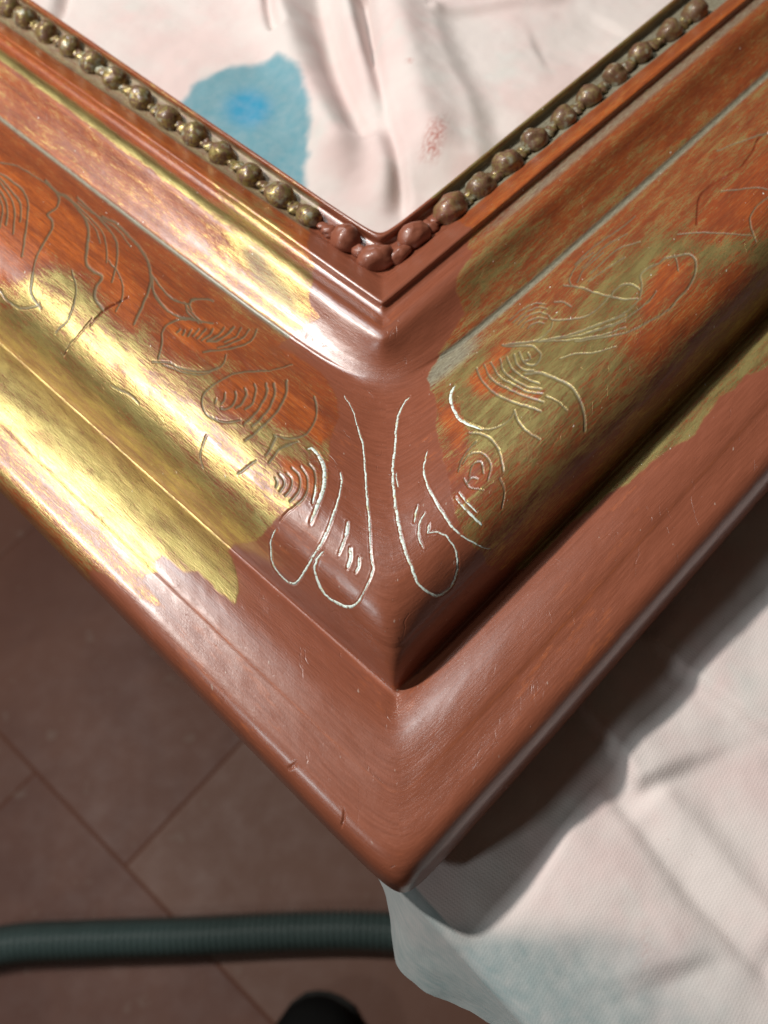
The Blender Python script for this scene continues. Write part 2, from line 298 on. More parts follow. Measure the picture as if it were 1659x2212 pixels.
# marks read off the photograph, per zoom window: (x0, y0, scale)
WIN = {'A': (0, 270, .2604), 'B': (324, 594, .2604), 'C': (540, 918, .1953), 'D': (918, 540, .2604), 'E': (1242, 270, .2513), 'G': (540, 756, .3581), '3': (0, 553, .5), '4': (829.5, 553, .5), '5': (0, 1106, .5), '8': (486, 1566, .3906), 'P': (0, 0, 1)}
def W(k, pts):
    x0, y0, s = WIN[k]; return [(x0+s*a, y0+s*b) for a, b in pts]
ENG = [  # window, width, points : engraved in the gesso before gilding
 ('A', 22, [(380, 460), (480, 560), (560, 600), (690, 750), (735, 880), (725, 1000), (712, 1120), (740, 1190), (845, 1260), (800, 1340), (790, 1440), (850, 1530)]),
 ('A', 20, [(850, 760), (950, 810), (1050, 900), (1170, 1030), (1240, 1170), (1250, 1300), (1200, 1450), (1110, 1650)]),
 ('A', 16, [(400, 490), (470, 560), (490, 620), (460, 690), (395, 740), (430, 790), (430, 860), (370, 970), (300, 1100), (270, 1250), (260, 1400), (340, 1520)]),
 ('A', 10, [(560, 600), (700, 720), (830, 860), (880, 980), (885, 1140)]), ('A', 14, [(640, 600), (830, 780), (930, 900), (975, 1000), (965, 1150), (930, 1300)]),
 ('A', 9, [(690, 740), (790, 860), (830, 980)]), ('A', 9, [(640, 640), (800, 750), (980, 870), (1080, 1010)]),
 ('A', 14, [(0, 400), (120, 480), (200, 560), (235, 680), (210, 900), (180, 1090)]), ('A', 14, [(0, 440), (90, 540), (165, 640), (170, 760), (165, 800)]),
 ('A', 14, [(0, 475), (60, 560), (110, 650), (120, 760), (110, 900)]), ('A', 14, [(0, 540), (50, 640), (60, 740), (50, 830)]), ('A', 12, [(0, 600), (20, 700), (5, 850)]),
 ('A', 8, [(0, 310), (130, 335), (300, 430), (400, 490)]), ('A', 12, [(0, 1370), (60, 1460), (180, 1520), (300, 1500), (330, 1470)]),
 ('A', 13, [(1250, 1220), (1330, 1340), (1430, 1440), (1560, 1480), (1590, 1450), (1659, 1440)]), ('A', 14, [(1260, 1340), (1320, 1470), (1440, 1570), (1640, 1620)]),
 ('A', 12, [(1540, 1480), (1560, 1560), (1650, 1640)]),
 ('B', 12, [(20, 0), (30, 120), (100, 240), (200, 330), (300, 365), (400, 375), (520, 400)]), ('B', 12, [(20, 0), (120, 140), (220, 215), (290, 235), (310, 270), (370, 340), (430, 390)]),
 ('B', 12, [(345, 290), (330, 240), (370, 205), (450, 195), (530, 215)]), ('B', 14, [(380, 375), (250, 370), (150, 410), (100, 480), (100, 570), (70, 690)]),
 ('B', 14, [(250, 450), (225, 475)]), ('B', 14, [(290, 455), (270, 495)]), ('B', 14, [(345, 455), (310, 505)]), ('B', 14, [(405, 450), (355, 505)]), ('B', 14, [(465, 450), (390, 525)]),
 ('B', 16, [(525, 450), (500, 490), (430, 540)]), ('B', 16, [(615, 435), (560, 500), (480, 545)]), ('B', 18, [(695, 430), (640, 490), (560, 540), (480, 550)]),
 ('B', 13, [(760, 440), (710, 510), (620, 555)]), ('B', 12, [(825, 450), (770, 520), (640, 580), (560, 600)]), ('B', 13, [(885, 450), (850, 530), (740, 590), (600, 620), (440, 635)]),
 ('B', 12, [(630, 665), (610, 730), (550, 780), (400, 800), (250, 770), (160, 730), (90, 720), (20, 720)]),
 ('B', 12, [(960, 795), (800, 800), (680, 825), (560, 890), (460, 970), (430, 1050), (450, 1130), (520, 1190), (620, 1220), (750, 1205)]),
 ('B', 18, [(865, 910), (880, 960), (850, 1060), (790, 1110)]), ('B', 18, [(785, 940), (800, 990), (760, 1070), (710, 1100)]), ('B', 18, [(710, 970), (715, 1010), (680, 1080), (620, 1110), (590, 1105)]),
 ('B', 16, [(620, 980), (615, 1030), (590, 1065)]), ('B', 16, [(550, 1030), (540, 1060)]), ('B', 19, [(965, 900), (970, 970), (920, 1080), (850, 1170), (780, 1240)]),
 ('B', 19, [(1030, 900), (1035, 980), (990, 1100), (900, 1210), (850, 1250)]), ('B', 18, [(1135, 880), (1130, 980), (1060, 1120), (950, 1240), (860, 1320), (790, 1370)]),
 ('B', 14, [(1360, 1010), (1385, 1100), (1370, 1200), (1310, 1300), (1240, 1345), (1140, 1355), (1030, 1330)]), ('B', 12, [(1050, 1350), (1010, 1430), (960, 1500)]),
 ('B', 14, [(1230, 1385), (1130, 1410), (1050, 1470), (990, 1560)]), ('B', 14, [(880, 1540), (800, 1600), (730, 1650)]),
 ('B', 8, [(470, 1330), (430, 1430), (415, 1500), (440, 1600)]), ('B', 8, [(940, 800), (1050, 780), (1180, 740)]),
 ('C', 22, [(280, 590), (305, 630), (290, 690)]), ('C', 22, [(320, 540), (370, 600), (380, 670), (330, 740)]), ('C', 22, [(400, 530), (465, 600), (455, 700), (390, 790)]),
 ('C', 22, [(460, 470), (540, 550), (560, 650), (530, 750), (440, 850)]), ('C', 20, [(560, 460), (630, 560), (640, 670), (620, 760), (560, 850), (480, 910), (400, 980), (330, 1070)]),
 ('C', 20, [(650, 430), (710, 510), (725, 640), (690, 870)]), ('C', 14, [(290, 110), (240, 220), (180, 330)]), ('C', 15, [(460, 215), (330, 270), (250, 370)]),
 ('D', 20, [(830, 1030), (930, 1020), (1060, 1060), (1190, 1120), (1270, 1220), (1320, 1360), (1325, 1500)]), ('D', 14, [(430, 980), (470, 1080), (560, 1180), (700, 1250), (850, 1300), (960, 1340)]),
 ('D', 14, [(490, 950), (560, 1080), (680, 1150), (820, 1210), (980, 1260)]), ('D', 12, [(550, 935), (620, 1050), (740, 1120), (860, 1180), (970, 1190)]),
 ('D', 12, [(620, 900), (650, 1000), (740, 1080), (860, 1140), (960, 1150)]), ('D', 12, [(680, 890), (720, 980), (800, 1050), (940, 1110)]), ('D', 14, [(740, 870), (770, 960), (840, 1000), (900, 1000)]),
 ('D', 14, [(780, 850), (820, 930), (880, 960), (930, 940), (960, 870), (920, 820), (860, 795), (700, 800), (640, 785)]), ('D', 12, [(850, 850), (870, 900), (830, 920)]),
 ('D', 12, [(640, 785), (900, 760), (1130, 720), (1350, 650), (1659, 540)]), ('D', 11, [(880, 760), (1200, 745), (1450, 710), (1659, 640)]), ('D', 9, [(1000, 745), (1350, 690), (1659, 590)]),
 ('D', 9, [(650, 790), (850, 770), (960, 730), (1040, 650), (1060, 600)]), ('D', 11, [(1020, 540), (1060, 580), (1200, 575), (1330, 550), (1420, 500), (1490, 430), (1530, 380)]),
 ('D', 12, [(1150, 290), (1280, 310), (1400, 350), (1540, 390), (1659, 410)]), ('D', 10, [(990, 610), (940, 600), (880, 620), (850, 650)]), ('D', 8, [(1010, 570), (930, 560), (840, 600), (800, 640)]),
 ('D', 8, [(1010, 530), (920, 520), (820, 570), (770, 620)]), ('D', 8, [(1010, 490), (920, 480), (800, 540), (730, 600)]), ('D', 8, [(1000, 450), (900, 445), (780, 510), (700, 580)]),
 ('D', 10, [(1070, 430), (1150, 430), (1210, 470)]), ('D', 9, [(1210, 290), (1200, 230), (1280, 100), (1400, 20)]), ('D', 9, [(1260, 270), (1330, 150), (1480, 20)]), ('D', 9, [(1360, 260), (1500, 160), (1659, 60)]),
 ('D', 14, [(740, 1330), (780, 1430), (850, 1510), (950, 1570)]), ('D', 9, [(460, 1490), (580, 1480), (700, 1410), (740, 1350)]), ('D', 9, [(360, 1520), (480, 1530), (560, 1590), (620, 1659)]),
 ('D', 10, [(0, 1000), (300, 730), (420, 660), (540, 460)]),
 ('E', 14, [(310, 1470), (340, 1420), (420, 1370), (500, 1375), (560, 1420)]), ('E', 12, [(280, 1470), (400, 1495), (540, 1495)]),
 ('E', 14, [(560, 1470), (575, 1380), (560, 1290), (640, 1220), (720, 1190), (780, 1145), (860, 1130), (950, 1110), (1010, 1130), (1040, 1190), (1035, 1280), (980, 1390), (900, 1480), (800, 1590), (650, 1680), (450, 1780), (200, 1830), (0, 1860)]),
 ('E', 12, [(560, 1490), (450, 1600), (250, 1700), (0, 1790)]), ('E', 10, [(700, 1430), (600, 1540), (400, 1680), (100, 1790)]), ('E', 10, [(850, 1120), (880, 1180), (890, 1250)]),
 ('E', 10, [(1225, 220), (1400, 150), (1659, 60)]), ('E', 9, [(880, 940), (1100, 925), (1300, 935), (1520, 950)]), ('E', 10, [(1659, 620), (1560, 700), (1505, 800), (1520, 900), (1560, 1000)]),
 ('E', 8, [(1659, 550), (1550, 540), (1350, 560), (1250, 570)]), ('E', 8, [(0, 1200), (120, 1080), (400, 880), (520, 780)]), ('E', 8, [(60, 1230), (250, 1050), (450, 930)]), ('E', 8, [(130, 1280), (350, 1080), (560, 1000)]),
 ('4', 5, [(340, 900), (370, 860), (420, 850), (460, 900), (450, 970)]), ('4', 5, [(320, 930), (340, 870), (400, 800)]), ('4', 5, [(370, 950), (385, 900), (420, 890), (430, 940)]), ('4', 4, [(345, 960), (370, 1000), (430, 1010)]),
 ('4', 5, [(380, 765), (450, 780), (500, 850), (515, 930)]), ('4', 5, [(355, 985), (380, 960), (405, 965)]), ('3', 5, [(480, 560), (560, 600), (600, 640)]), ('3', 5, [(700, 470), (790, 500), (880, 510), (940, 480)]), ('3', 5, [(310, 60), (330, 150), (300, 260), (240, 330)]), ('3', 5, [(470, 20), (520, 90), (530, 170), (500, 240)]), ('D', 9, [(1120, 900), (1250, 860), (1420, 850), (1580, 800)]), ('D', 9, [(1000, 1210), (1100, 1260), (1180, 1330)]),
 ('4', 5, [(500, 960), (520, 1020), (510, 1090)]),
]
CRK = [('A', 9, [(1060, 1430), (920, 1510)]), ('A', 13, [(950, 1490), (860, 1545), (790, 1610), (750, 1660)]), ('3', 4, [(400, 270), (340, 340), (300, 390), (275, 430)]),
       ('E', 15, [(1659, 60), (1575, 120), (1530, 220), (1440, 340), (1350, 410), (1200, 500), (1100, 580), (1065, 640), (1055, 720), (1045, 850)]),
       ('8', 8, [(660, 475), (655, 520), (645, 560)]), ('8', 8, [(355, 240), (395, 215)]), ('8', 5, [(1545, 360), (1565, 340)])]

BOLE = [(690, 440), (668, 490), (664, 530), (674, 575), (670, 630), (672, 668), (690, 690), (655, 704), (600, 745), (640, 775), (690, 800), (722, 840), (730, 905), (714, 955), (712, 1015), (686, 1075),
        (640, 1092), (600, 1112), (572, 1160), (520, 1175), (490, 1185), (510, 1230), (516, 1272), (508, 1300), (470, 1278), (430, 1236), (395, 1232), (350, 1198), (331, 1212), (334, 1238), (304, 1244),
        (322, 1270), (356, 1312), (330, 1305), (285, 1280), (255, 1262), (200, 1230), (140, 1400), (500, 2150), (1300, 2150), (1900, 1300), (1900, 640), (1660, 790), (1608, 812), (1590, 842), (1560, 858), (1500, 935),
        (1420, 985), (1330, 1060), (1240, 1125), (1130, 1225), (1062, 1236), (1042, 1196), (1000, 1150), (985, 1110), (970, 1060), (962, 1000), (948, 930), (938, 860), (925, 815), (960, 745), (1000, 676), (990, 640), (986, 600),
        (1014, 545), (1022, 500), (985, 478), (968, 455), (900, 400), (760, 400)]
GOLD = [  # weight, feather, polygon
 (.80, 14, [(0, 640), (60, 580), (120, 556), (200, 585), (262, 660), (285, 706), (330, 702), (345, 790), (400, 800), (470, 810), (440, 860), (460, 930), (540, 985), (620, 930), (700, 952), (705, 1050), (640, 1095), (575, 1180),
            (500, 1160), (330, 1010), (180, 880), (60, 760), (-60, 690)]),
 (.55, 20, [(330, 800), (480, 800), (640, 850), (700, 960), (600, 1110), (450, 1060)]),
 (.42, 30, [(-60, 700), (60, 760), (330, 1000), (520, 1170), (440, 1120), (200, 930), (-60, 760)]),
 (.72, 10, [(470, 400), (560, 440), (640, 545), (680, 600), (700, 700), (600, 690), (520, 600), (470, 500)]),
 (.55, 16, [(440, 560), (520, 560), (640, 700), (560, 700)]),
 (.82, 14, [(955, 770), (1040, 745), (1130, 745), (1160, 700), (1230, 690), (1330, 560), (1420, 505), (1500, 500), (1560, 520), (1640, 500), (1800, 380), (1800, 520), (1600, 600), (1500, 645), (1440, 700), (1330, 780), (1240, 900), (1130, 985), (1060, 1010), (1000, 990), (950, 900)]),
 (.40, 26, [(1800, 480), (1620, 640), (1400, 830), (1240, 960), (1080, 1080), (980, 1080), (1000, 1130), (1120, 1190), (1320, 1010), (1560, 780), (1800, 560)]),
 (.60, 14, [(985, 640), (990, 560), (1080, 500), (1150, 470), (1170, 520), (1120, 590), (1020, 680)]),
 (.45, 20, [(1060, 760), (1400, 420), (1800, 150), (1800, 60), (1300, 400), (1000, 660)]),
 (.75, 10, [(1500, 935), (1560, 858), (1590, 842), (1608, 812), (1800, 700), (1800, 560), (1660, 690), (1480, 890)]),
]
ORANGE = [(1.0, 14, [(-20, 320), (60, 370), (180, 470), (270, 560), (320, 650), (300, 710), (240, 690), (200, 600), (120, 560), (40, 590), (-20, 620)]),
 (1.0, 12, [(330, 620), (400, 680), (500, 700), (560, 740), (480, 770), (360, 740), (345, 700)]), (.9, 12, [(470, 820), (560, 800), (680, 860), (700, 930), (640, 930), (560, 900), (480, 900)]),
 (1.0, 8, [(655, 900), (700, 905), (712, 940), (690, 965), (660, 940)]), (1.0, 8, [(600, 990), (690, 1010), (680, 1080), (610, 1070)]),
 (1.0, 8, [(945, 880), (980, 880), (1010, 930), (1000, 985), (975, 960)]), (1.0, 10, [(1000, 830), (1090, 740), (1110, 750), (1060, 820), (1100, 850), (1170, 840), (1160, 860), (1040, 850)]),
 (.6, 26, [(1340, 730), (1480, 640), (1600, 560), (1640, 600), (1480, 720), (1400, 780)]), (.6, 26, [(1560, 440), (1660, 400), (1660, 500), (1600, 500)]), (.6, 14, [(1380, 650), (1420, 560), (1500, 550), (1480, 620), (1400, 690)])]

SCR = [  # window, (start width, mid, end) in window px, points
 ('C', 20, [(640, 260), (700, 265), (770, 360), (820, 480), (825, 600), (815, 700), (780, 800), (730, 930), (670, 1080)], 34),
 ('C', 8, [(725, 640), (725, 740), (690, 870)], 18),
 ('C', 8, [(1000, 520), (1012, 620), (990, 760), (940, 930), (880, 1110), (800, 1290), (720, 1420), (640, 1560), (520, 1740), (450, 1750), (370, 1700), (270, 1580), (240, 1480), (230, 1300), (260, 1200), (290, 1150)], 22),
 ('C', 10, [(820, 1390), (750, 1470), (715, 1600), (760, 1760), (840, 1890), (960, 1970), (1080, 2010), (1170, 1985), (1245, 1880)], 30),
 ('C', 8, [(1245, 1880), (1310, 1740), (1360, 1600), (1350, 1520), (1335, 1400), (1330, 1240), (1325, 1100), (1310, 960), (1300, 850), (1280, 600), (1265, 400), (1250, 220), (1215, 110), (1190, 20)], 17),
 ('G', 3, [(565, 275), (610, 340), (640, 430), (665, 510)], 4),
 ('C', 16, [(1080, 1070), (1075, 1160), (1055, 1240)], 24), ('C', 10, [(1055, 1240), (1020, 1340), (980, 1430)], 15),
 ('C', 8, [(1110, 1360), (1110, 1480), (1075, 1590)], 34), ('C', 6, [(1205, 1460), (1205, 1560), (1165, 1640)], 22),
 ('G', 4, [(965, 280), (930, 320), (895, 400), (880, 500), (875, 590), (865, 680), (862, 780), (875, 920), (895, 1050), (930, 1200), (975, 1310), (1010, 1400), (1060, 1450), (1120, 1480), (1180, 1460), (1230, 1400), (1255, 1300), (1240, 1210), (1190, 1130), (1130, 1100), (1075, 1105)], 13),
 ('G', 8, [(1072, 1108), (1078, 1080), (1080, 1050)], 9),
 ('G', 4, [(1070, 610), (1050, 700), (1060, 790), (1100, 880), (1160, 980), (1230, 1080), (1310, 1140), (1400, 1190), (1455, 1200)], 11),
 ('G', 6, [(1235, 215), (1210, 280), (1225, 350), (1260, 410), (1310, 445), (1400, 478)], 17),
 ('G', 8, [(1240, 890), (1290, 950), (1350, 1010), (1400, 1060)], 12), ('G', 4, [(1260, 860), (1310, 920), (1370, 980)], 7),
 ('G', 7, [(1010, 940), (990, 1040)], 9), ('G', 3, [(1055, 980), (1020, 1060), (1020, 1130), (1045, 1200)], 8), ('G', 3, [(880, 740), (892, 830)], 5),
]

def build_rail(sign):
    P = rail_points(sign, S)
    # wobble of the hand-worked surface
    lv = np.repeat(LV[None], len(S), 0); ss = np.repeat(S[:, None], len(LV), 1); ts = np.repeat(TS[None], len(S), 0)
    amp = np.interp(LV, [500, 610, 700, 900, 1000, 1400, 1500, 1620, 1850, 1940, 1966], [.05, .12, .16, .15, .26, .26, .10, .12, .15, .12, 0.05])[None]
    edge = sstep(0, 14, ss)
    nz = (fbm(ss/26+40*(sign > 0), ts/11, 3)-.5)*2*amp*edge + (fbm(ss/9+7+40*(sign > 0), ts/5, 11, 3)-.5)*.9*amp*edge
    nz += (fbm(P[..., 0]/8+30, P[..., 1]/8+3, 5)-.5)*1.2*amp*(1-edge)
    # surface normal of the base shape
    def normals(P):
        di = np.gradient(P, axis=0); dj = np.gradient(P, axis=1)
        n = np.cross(di, dj); n /= np.linalg.norm(n, axis=-1, keepdims=True)+1e-12
        return n*(-1 if n[len(S)//4, len(LV)//2, 2] < 0 else 1)
    N = normals(P); P = P+N*nz[..., None]
    X, Yp = project(P)
    near = (X > -40) & (X < PW+40) & (Yp > -40) & (Yp < PH+40)
    jx = (fbm(ss/7, ts/3, 21, 6)-.5)*26; jy = (fbm(ss/7, ts/3, 31, 6)-.5)*26
    # -- engraved lines and cracks
    E = np.zeros_like(X); burr = np.zeros_like(X); CR = np.zeros_like(X); fr = np.zeros_like(X)
    tor = (lv > 912) & (lv < 1490)
    Xj = X+(fbm(ss/2.2, ts/2.2, 51, 2)-.5)*3; Yj = Yp+(fbm(ss/2.2, ts/2.2, 61, 2)-.5)*3
    for k, wd, pts in ENG:
        pts = smooth_pts(W(k, pts)); wpx = wd*WIN[k][2]*.5+.5
        cx = np.mean([p[0] for p in pts])
        if (cx-835)*sign < -10: continue
        D = seg_dist(Xj, Yj, pts, R=14)
        E = np.maximum(E, np.exp(-(D/wpx)**4)); burr = np.maximum(burr, np.exp(-((D-wpx*1.5)/(wpx*.55))**2))
    E *= tor; burr *= tor
    for k, wd, pts in CRK:
        pts = smooth_pts(W(k, pts)); wpx = wd*WIN[k][2]*.5
        D = seg_dist(Xj, Yj, pts, R=12); CR = np.maximum(CR, np.exp(-(D/wpx)**2))
    SG = np.zeros_like(X); SB = np.zeros_like(X)
    for k, w0, pts, w1 in SCR:
        pts = smooth_pts(W(k, pts)); wpx = .5*(w0+w1)*WIN[k][2]*.62+.9
        D = seg_dist(X, Yp, pts, R=14); SG = np.maximum(SG, np.exp(-(D/wpx)**4)); SB = np.maximum(SB, np.exp(-((D-wpx*1.6)/(wpx*.6))**2))
    P = P-N*(SG*.085)[..., None]+N*(SB*.07*vnoise(ss*1.6, ts*1.6, 5))[..., None]
    P = P-N*(E*.17)[..., None]+N*(burr*.02)[..., None]-N*(CR*.5)[..., None]
    # -- paint
    Xm = X+jx; Ym = Yp+jy
    bole = poly_mask(X+jx*.75, Yp+jy*.75, BOLE, 5); bole = sstep(.25, .75, bole)
    gold = np.full(X.shape, .12)
    # level based base coats
    if sign < 0:
        gold = np.where(lv < 604, .50, gold); gold = np.where(lv < 532, .22, gold)
        strip = np.exp(-((lv-(719+ (fbm(ss/14, ts*0, 8)-.5)*16))/17)**4); gold = np.maximum(gold, 1.1*strip)
        gold = np.where(lv > 1500, .80, gold); gold = np.where(lv > 1728, .62, gold); gold = np.where(lv > 1768, .38, gold); gold = np.where(lv > 1850, .50, gold); gold = np.where(lv > 1900, .36, gold)
        gold = np.where((lv > 1350) & (lv < 1500), .36, gold)
        gold = np.where((lv > 750) & (lv < 900), .26, gold)
    else:
        gold = np.where(lv < 604, .46, gold); gold = np.where(lv < 532, .66, gold); gold = np.where((lv > 604) & (lv < 664), .14, gold)
        gold = np.where((lv > 664) & (lv < 900), .27, gold); gold = np.where((lv >= 900) & (lv < 1100), .32, gold)
        gold = np.where((lv >= 1250) & (lv < 1500), .46, gold); gold = np.where(lv > 1500, .7, gold)
    for wt, fe, pg in GOLD:
        if (np.mean([p[0] for p in pg])-835)*sign < 0: continue
        m = poly_mask(Xm+jx*.8, Ym+jy*.8, pg, fe*(2.8 if wt > .5 else 2.0)); wt = .50+(wt-.5)*.65 if wt > .5 else wt; gold = gold*(1-m)+wt*m if wt >= .5 else np.maximum(gold, wt*m)
    orange = np.where((lv > 604) & (lv < 900), .58, .40)*(1.0 if sign < 0 else .72) + np.exp(-((lv-648)/13)**2)*.7 + np.exp(-((lv-893)/7)**2)*.5*(sign < 0)
    for wt, fe, pg in ORANGE:
        if (np.mean([p[0] for p in pg])-835)*sign < 0: continue
        m = poly_mask(Xm, Ym, pg, fe*1.4); orange = np.maximum(orange, wt*m); gold = gold*(1-m*.80)
    orange = np.clip(orange, 0, 1)
    gold = np.clip(gold-.35*CR, 0, 1)
    pat = np.exp(-((lv-906)/(7 if sign < 0 else 12))**4)*1.0
    if sign > 0: pat = np.maximum(pat, .72*np.exp(-((lv-688)/16)**4)*sstep(25, 60, ss)); pat = np.maximum(pat, .95*np.exp(-((lv-925)/26)**4)*sstep(2, 12, ss)*(1-sstep(26, 40, ss)))
    pat = np.maximum(pat, np.where((lv > 530) & (lv < 607), .62 if sign < 0 else .95, 0)); pat = np.maximum(pat, .7*np.exp(-((lv-604)/4)**2))
    if sign < 0: pat = np.maximum(pat, .55*poly_mask(Xm, Ym, [(520, 530), (560, 540), (640, 640), (640, 700), (600, 660), (540, 590)], 12)*.8)
    patb = pat*(1-bole)
    wear = np.exp(-((lv-1741)/3)**2)*.5+np.exp(-((lv-1506)/7)**2)*.25
    wear = wear*(fbm(ss/6, ts/2, 71)) + .26*sstep(.62, .72, fbm(ss/5, ts/.8, 81))*sstep(.48, .62, fbm(ss/30, ts/22, 91))
    paint = np.stack([bole, gold, orange], -1); wr = np.stack([np.clip(patb, 0, 1), np.clip(E*(1-bole*.9), 0, 1), np.clip(wear, 0, 1)], -1)
    wr[..., 1] = np.maximum(wr[..., 1], 0)
    paint[..., 2] = np.where(CR > .3, 0, paint[..., 2])
    return P, N, (ss, ts), paint, wr, (X, Yp), CR
def finish_normals(P):
    di = np.gradient(P, axis=0); dj = np.gradient(P, axis=1)
    n = np.cross(di, dj); n /= np.linalg.norm(n, axis=-1, keepdims=True)+1e-12
    return n
frame = empty("picture_frame", (0, 0, 0))
tag(frame, "gilded wooden picture frame corner half repainted in matt red-brown clay with engraved leaf scrolls", "picture frame")
RA = {}
for sign in (-1, 1):
    RA[sign] = build_rail(sign)
full = np.concatenate([RA[-1][0][::-1], RA[1][0][1:]], 0)     # both rails as one sheet for shared normals at the miter
mid = len(S)-1
full[mid, :, 0] = 0
NF = finish_normals(full)
if NF[mid, np.argmin(abs(LV-1180)), 2] < 0: NF = -NF
for sign in (-1, 1):
    P, N, (ss, ts), paint, wr, XY, CR = RA[sign]
    P = full[:mid+1][::-1] if sign < 0 else full[mid:]
    Nn = NF[:mid+1][::-1] if sign < 0 else NF[mid:]
    uv = np.stack([ss/10+(50 if sign > 0 else 0), ts/10], -1)
    me = grid_mesh("rail", P, uv, {"paint": paint, "wear": wr}, MF, Nn, flip=(sign > 0))
    o = link("rail", me, frame)
    o["label"] = "left rail with gold leaf and dull orange-red clay" if sign < 0 else "right rail with olive gold and a long red-brown outer band"
    RA[sign] = (P, Nn, XY)

# surface lookup: measuring-grid point -> position and normal on the frame
def on_frame(x, y):
    best = None
    for sign in (-1, 1):
        P, Nn, (X, Y) = RA[sign]
        d = (X-x)**2+(Y-y)**2+np.where(((CAM-P)*Nn).sum(-1) > 0, 0, 1e9) if False else (X-x)**2+(Y-y)**2
        i, j = np.unravel_index(np.argmin(d), d.shape)
        if best is None or d[i, j] < best[0]: best = (d[i, j], sign, i, j)
    _, sign, i, j = best; P, Nn, (X, Y) = RA[sign]
    i2 = min(i+1, P.shape[0]-1); i1 = max(i-1, 0); j1 = max(j-1, 0); j2 = min(j+1, P.shape[1]-1)
    a = np.array([[X[i2, j]-X[i1, j], X[i, j2]-X[i, j1]], [Y[i2, j]-Y[i1, j], Y[i, j2]-Y[i, j1]]])
    try: c = np.clip(np.linalg.solve(a, np.array([x-X[i, j], y-Y[i, j]])), -1, 1)
    except Exception: c = (0, 0)
    return P[i, j]+c[0]*(P[i2, j]-P[i1, j])+c[1]*(P[i, j2]-P[i, j1]), Nn[i, j]

# scraped lines: white gesso showing where the clay was cut
t = NT("scraped_gesso"); geo = t.n("ShaderNodeNewGeometry").outputs['Position']
nn = t.noise(geo, 1600, 3, .6)
cc = t.mix(t.ramp(nn, .30, .52), (0.30, 0.16, 0.09), (0.74, 0.86, 0.79)); cc = t.mix(t.ramp(t.noise(geo, 500, 2), .60, .72), cc, (0.62, 0.62, 0.40))
t.bsdf(cc, .5, 0, .5, t.bump(nn, .5, .0001)); MG = t.m
for k, w0, pts, w1 in SCR:
    pp = smooth_pts(W(k, pts), 8); pp = np.array(pp)
    d = np.r_[0, np.cumsum(np.hypot(*np.diff(pp, axis=0).T))]; n = max(8, int(d[-1]/2.6)); tt = np.linspace(0, d[-1], n)
    xs = np.interp(tt, d, pp[:, 0]); ys = np.interp(tt, d, pp[:, 1])
    sd = rng.integers(0, 200)
    xs = xs+(fbm(tt/9, tt*0, sd, 3)-.5)*3.2; ys = ys+(fbm(tt/9, tt*0+5, sd+3, 3)-.5)*3.2
    u = tt/d[-1]; prof = w0+(w1-w0)*np.sin(np.pi*np.clip(u, 0, 1))**.7
    wid = prof*WIN[k][2]*(.45+1.05*fbm(tt/14, tt*0, sd+9, 3))*np.clip(np.minimum(u, 1-u)*n/2+.15, 0, 1)
    C = []; NN = []
    for a, b in zip(xs, ys):
        p, nv = on_frame(a, b); C.append(p); NN.append(nv)
    C = np.array(C); NN = np.array(NN); T = np.gradient(C, axis=0); T /= np.linalg.norm(T, axis=1, keepdims=True)+1e-9
    B = np.cross(T, NN); B /= np.linalg.norm(B, axis=1, keepdims=True)+1e-9
    dep = (C-CAM)@Fw; wm = (1.35*wid*dep/F*.5)[:, None]
    jl = (rng.random((n, 1))-.5)*.10; jr = (rng.random((n, 1))-.5)*.10
    rows = np.stack([C-B*(wm+.06+jl)-NN*.16, C-B*(wm*.9+jl)+NN*.085, C+NN*.06, C+B*(wm*.9+jr)+NN*.085, C+B*(wm+.06+jr)-NN*.16], 1)
    link("scraped_line", grid_mesh("scraped_line", rows, mat=MG), frame)

# ------------------------------------------------------------------ beads along the sight edge
def bead_material():
    t = NT("bead_gilding"); co = t.n("ShaderNodeTexCoord").outputs['Object']; geo = t.n("ShaderNodeNewGeometry")
    oi = t.n("ShaderNodeObjectInfo")
    sp = t.n("ShaderNodeSeparateColor"); t.set(sp.inputs[0], oi.outputs['Color'])
    bole, redd = sp.outputs[0], sp.outputs[1]
    P = geo.outputs['Position']; n1 = t.noise(P, 420, 4, .6, .4); n2 = t.noise(P, 1500, 3, .6)
    g = t.ramp(t.math('ADD', n1, t.math('MULTIPLY', t.math('SUBTRACT', n2, .5), .9)), .42, .62)
    g = t.math('MULTIPLY', g, t.math('SUBTRACT', 1., t.math('MAXIMUM', bole, t.math('MULTIPLY', redd, 1.0))), True)
    clay = t.mix(bole, t.mix(n2, (0.16, 0.060, 0.032), (0.13, 0.085, 0.05)), CLAY)
    col = t.mix(g, clay, (0.40, 0.32, 0.115))
    pm = t.math('MULTIPLY', t.ramp(t.noise(P, 300, 3, .6), .55, .66), t.math('MULTIPLY', t.math('SUBTRACT', 1.0, bole), .7))
    col = t.mix(pm, col, (0.33, 0.35, 0.27))
    t.bsdf(col, t.mixf(g, .45, .42), t.math('MULTIPLY', g, t.math('SUBTRACT', .85, pm), True), .5, t.bump(n2, .5, .0002), **{'Coat Weight': .25, 'Coat Roughness': .15})
    return t.m
MB_ = bead_material()
def blob_mesh(rx, ry, rz, seed, lump=.12, n=26, m=14):
    th = np.linspace(0, 2*np.pi, n, endpoint=False); ph = np.linspace(0.02, np.pi*.72, m)
    T, Ph = np.meshgrid(th, ph); 
    x = np.sin(Ph)*np.cos(T); y = np.sin(Ph)*np.sin(T); z = np.cos(Ph)
    r = 1+lump*(fbm(x*1.4+3, y*1.4+z*1.3+3, seed, 3)-.5)*2
    P = np.stack([x*rx*r, y*ry*r, z*rz*r], -1)
    return grid_mesh("bead", P, mat=MB_, closed_j=True, flip=False)
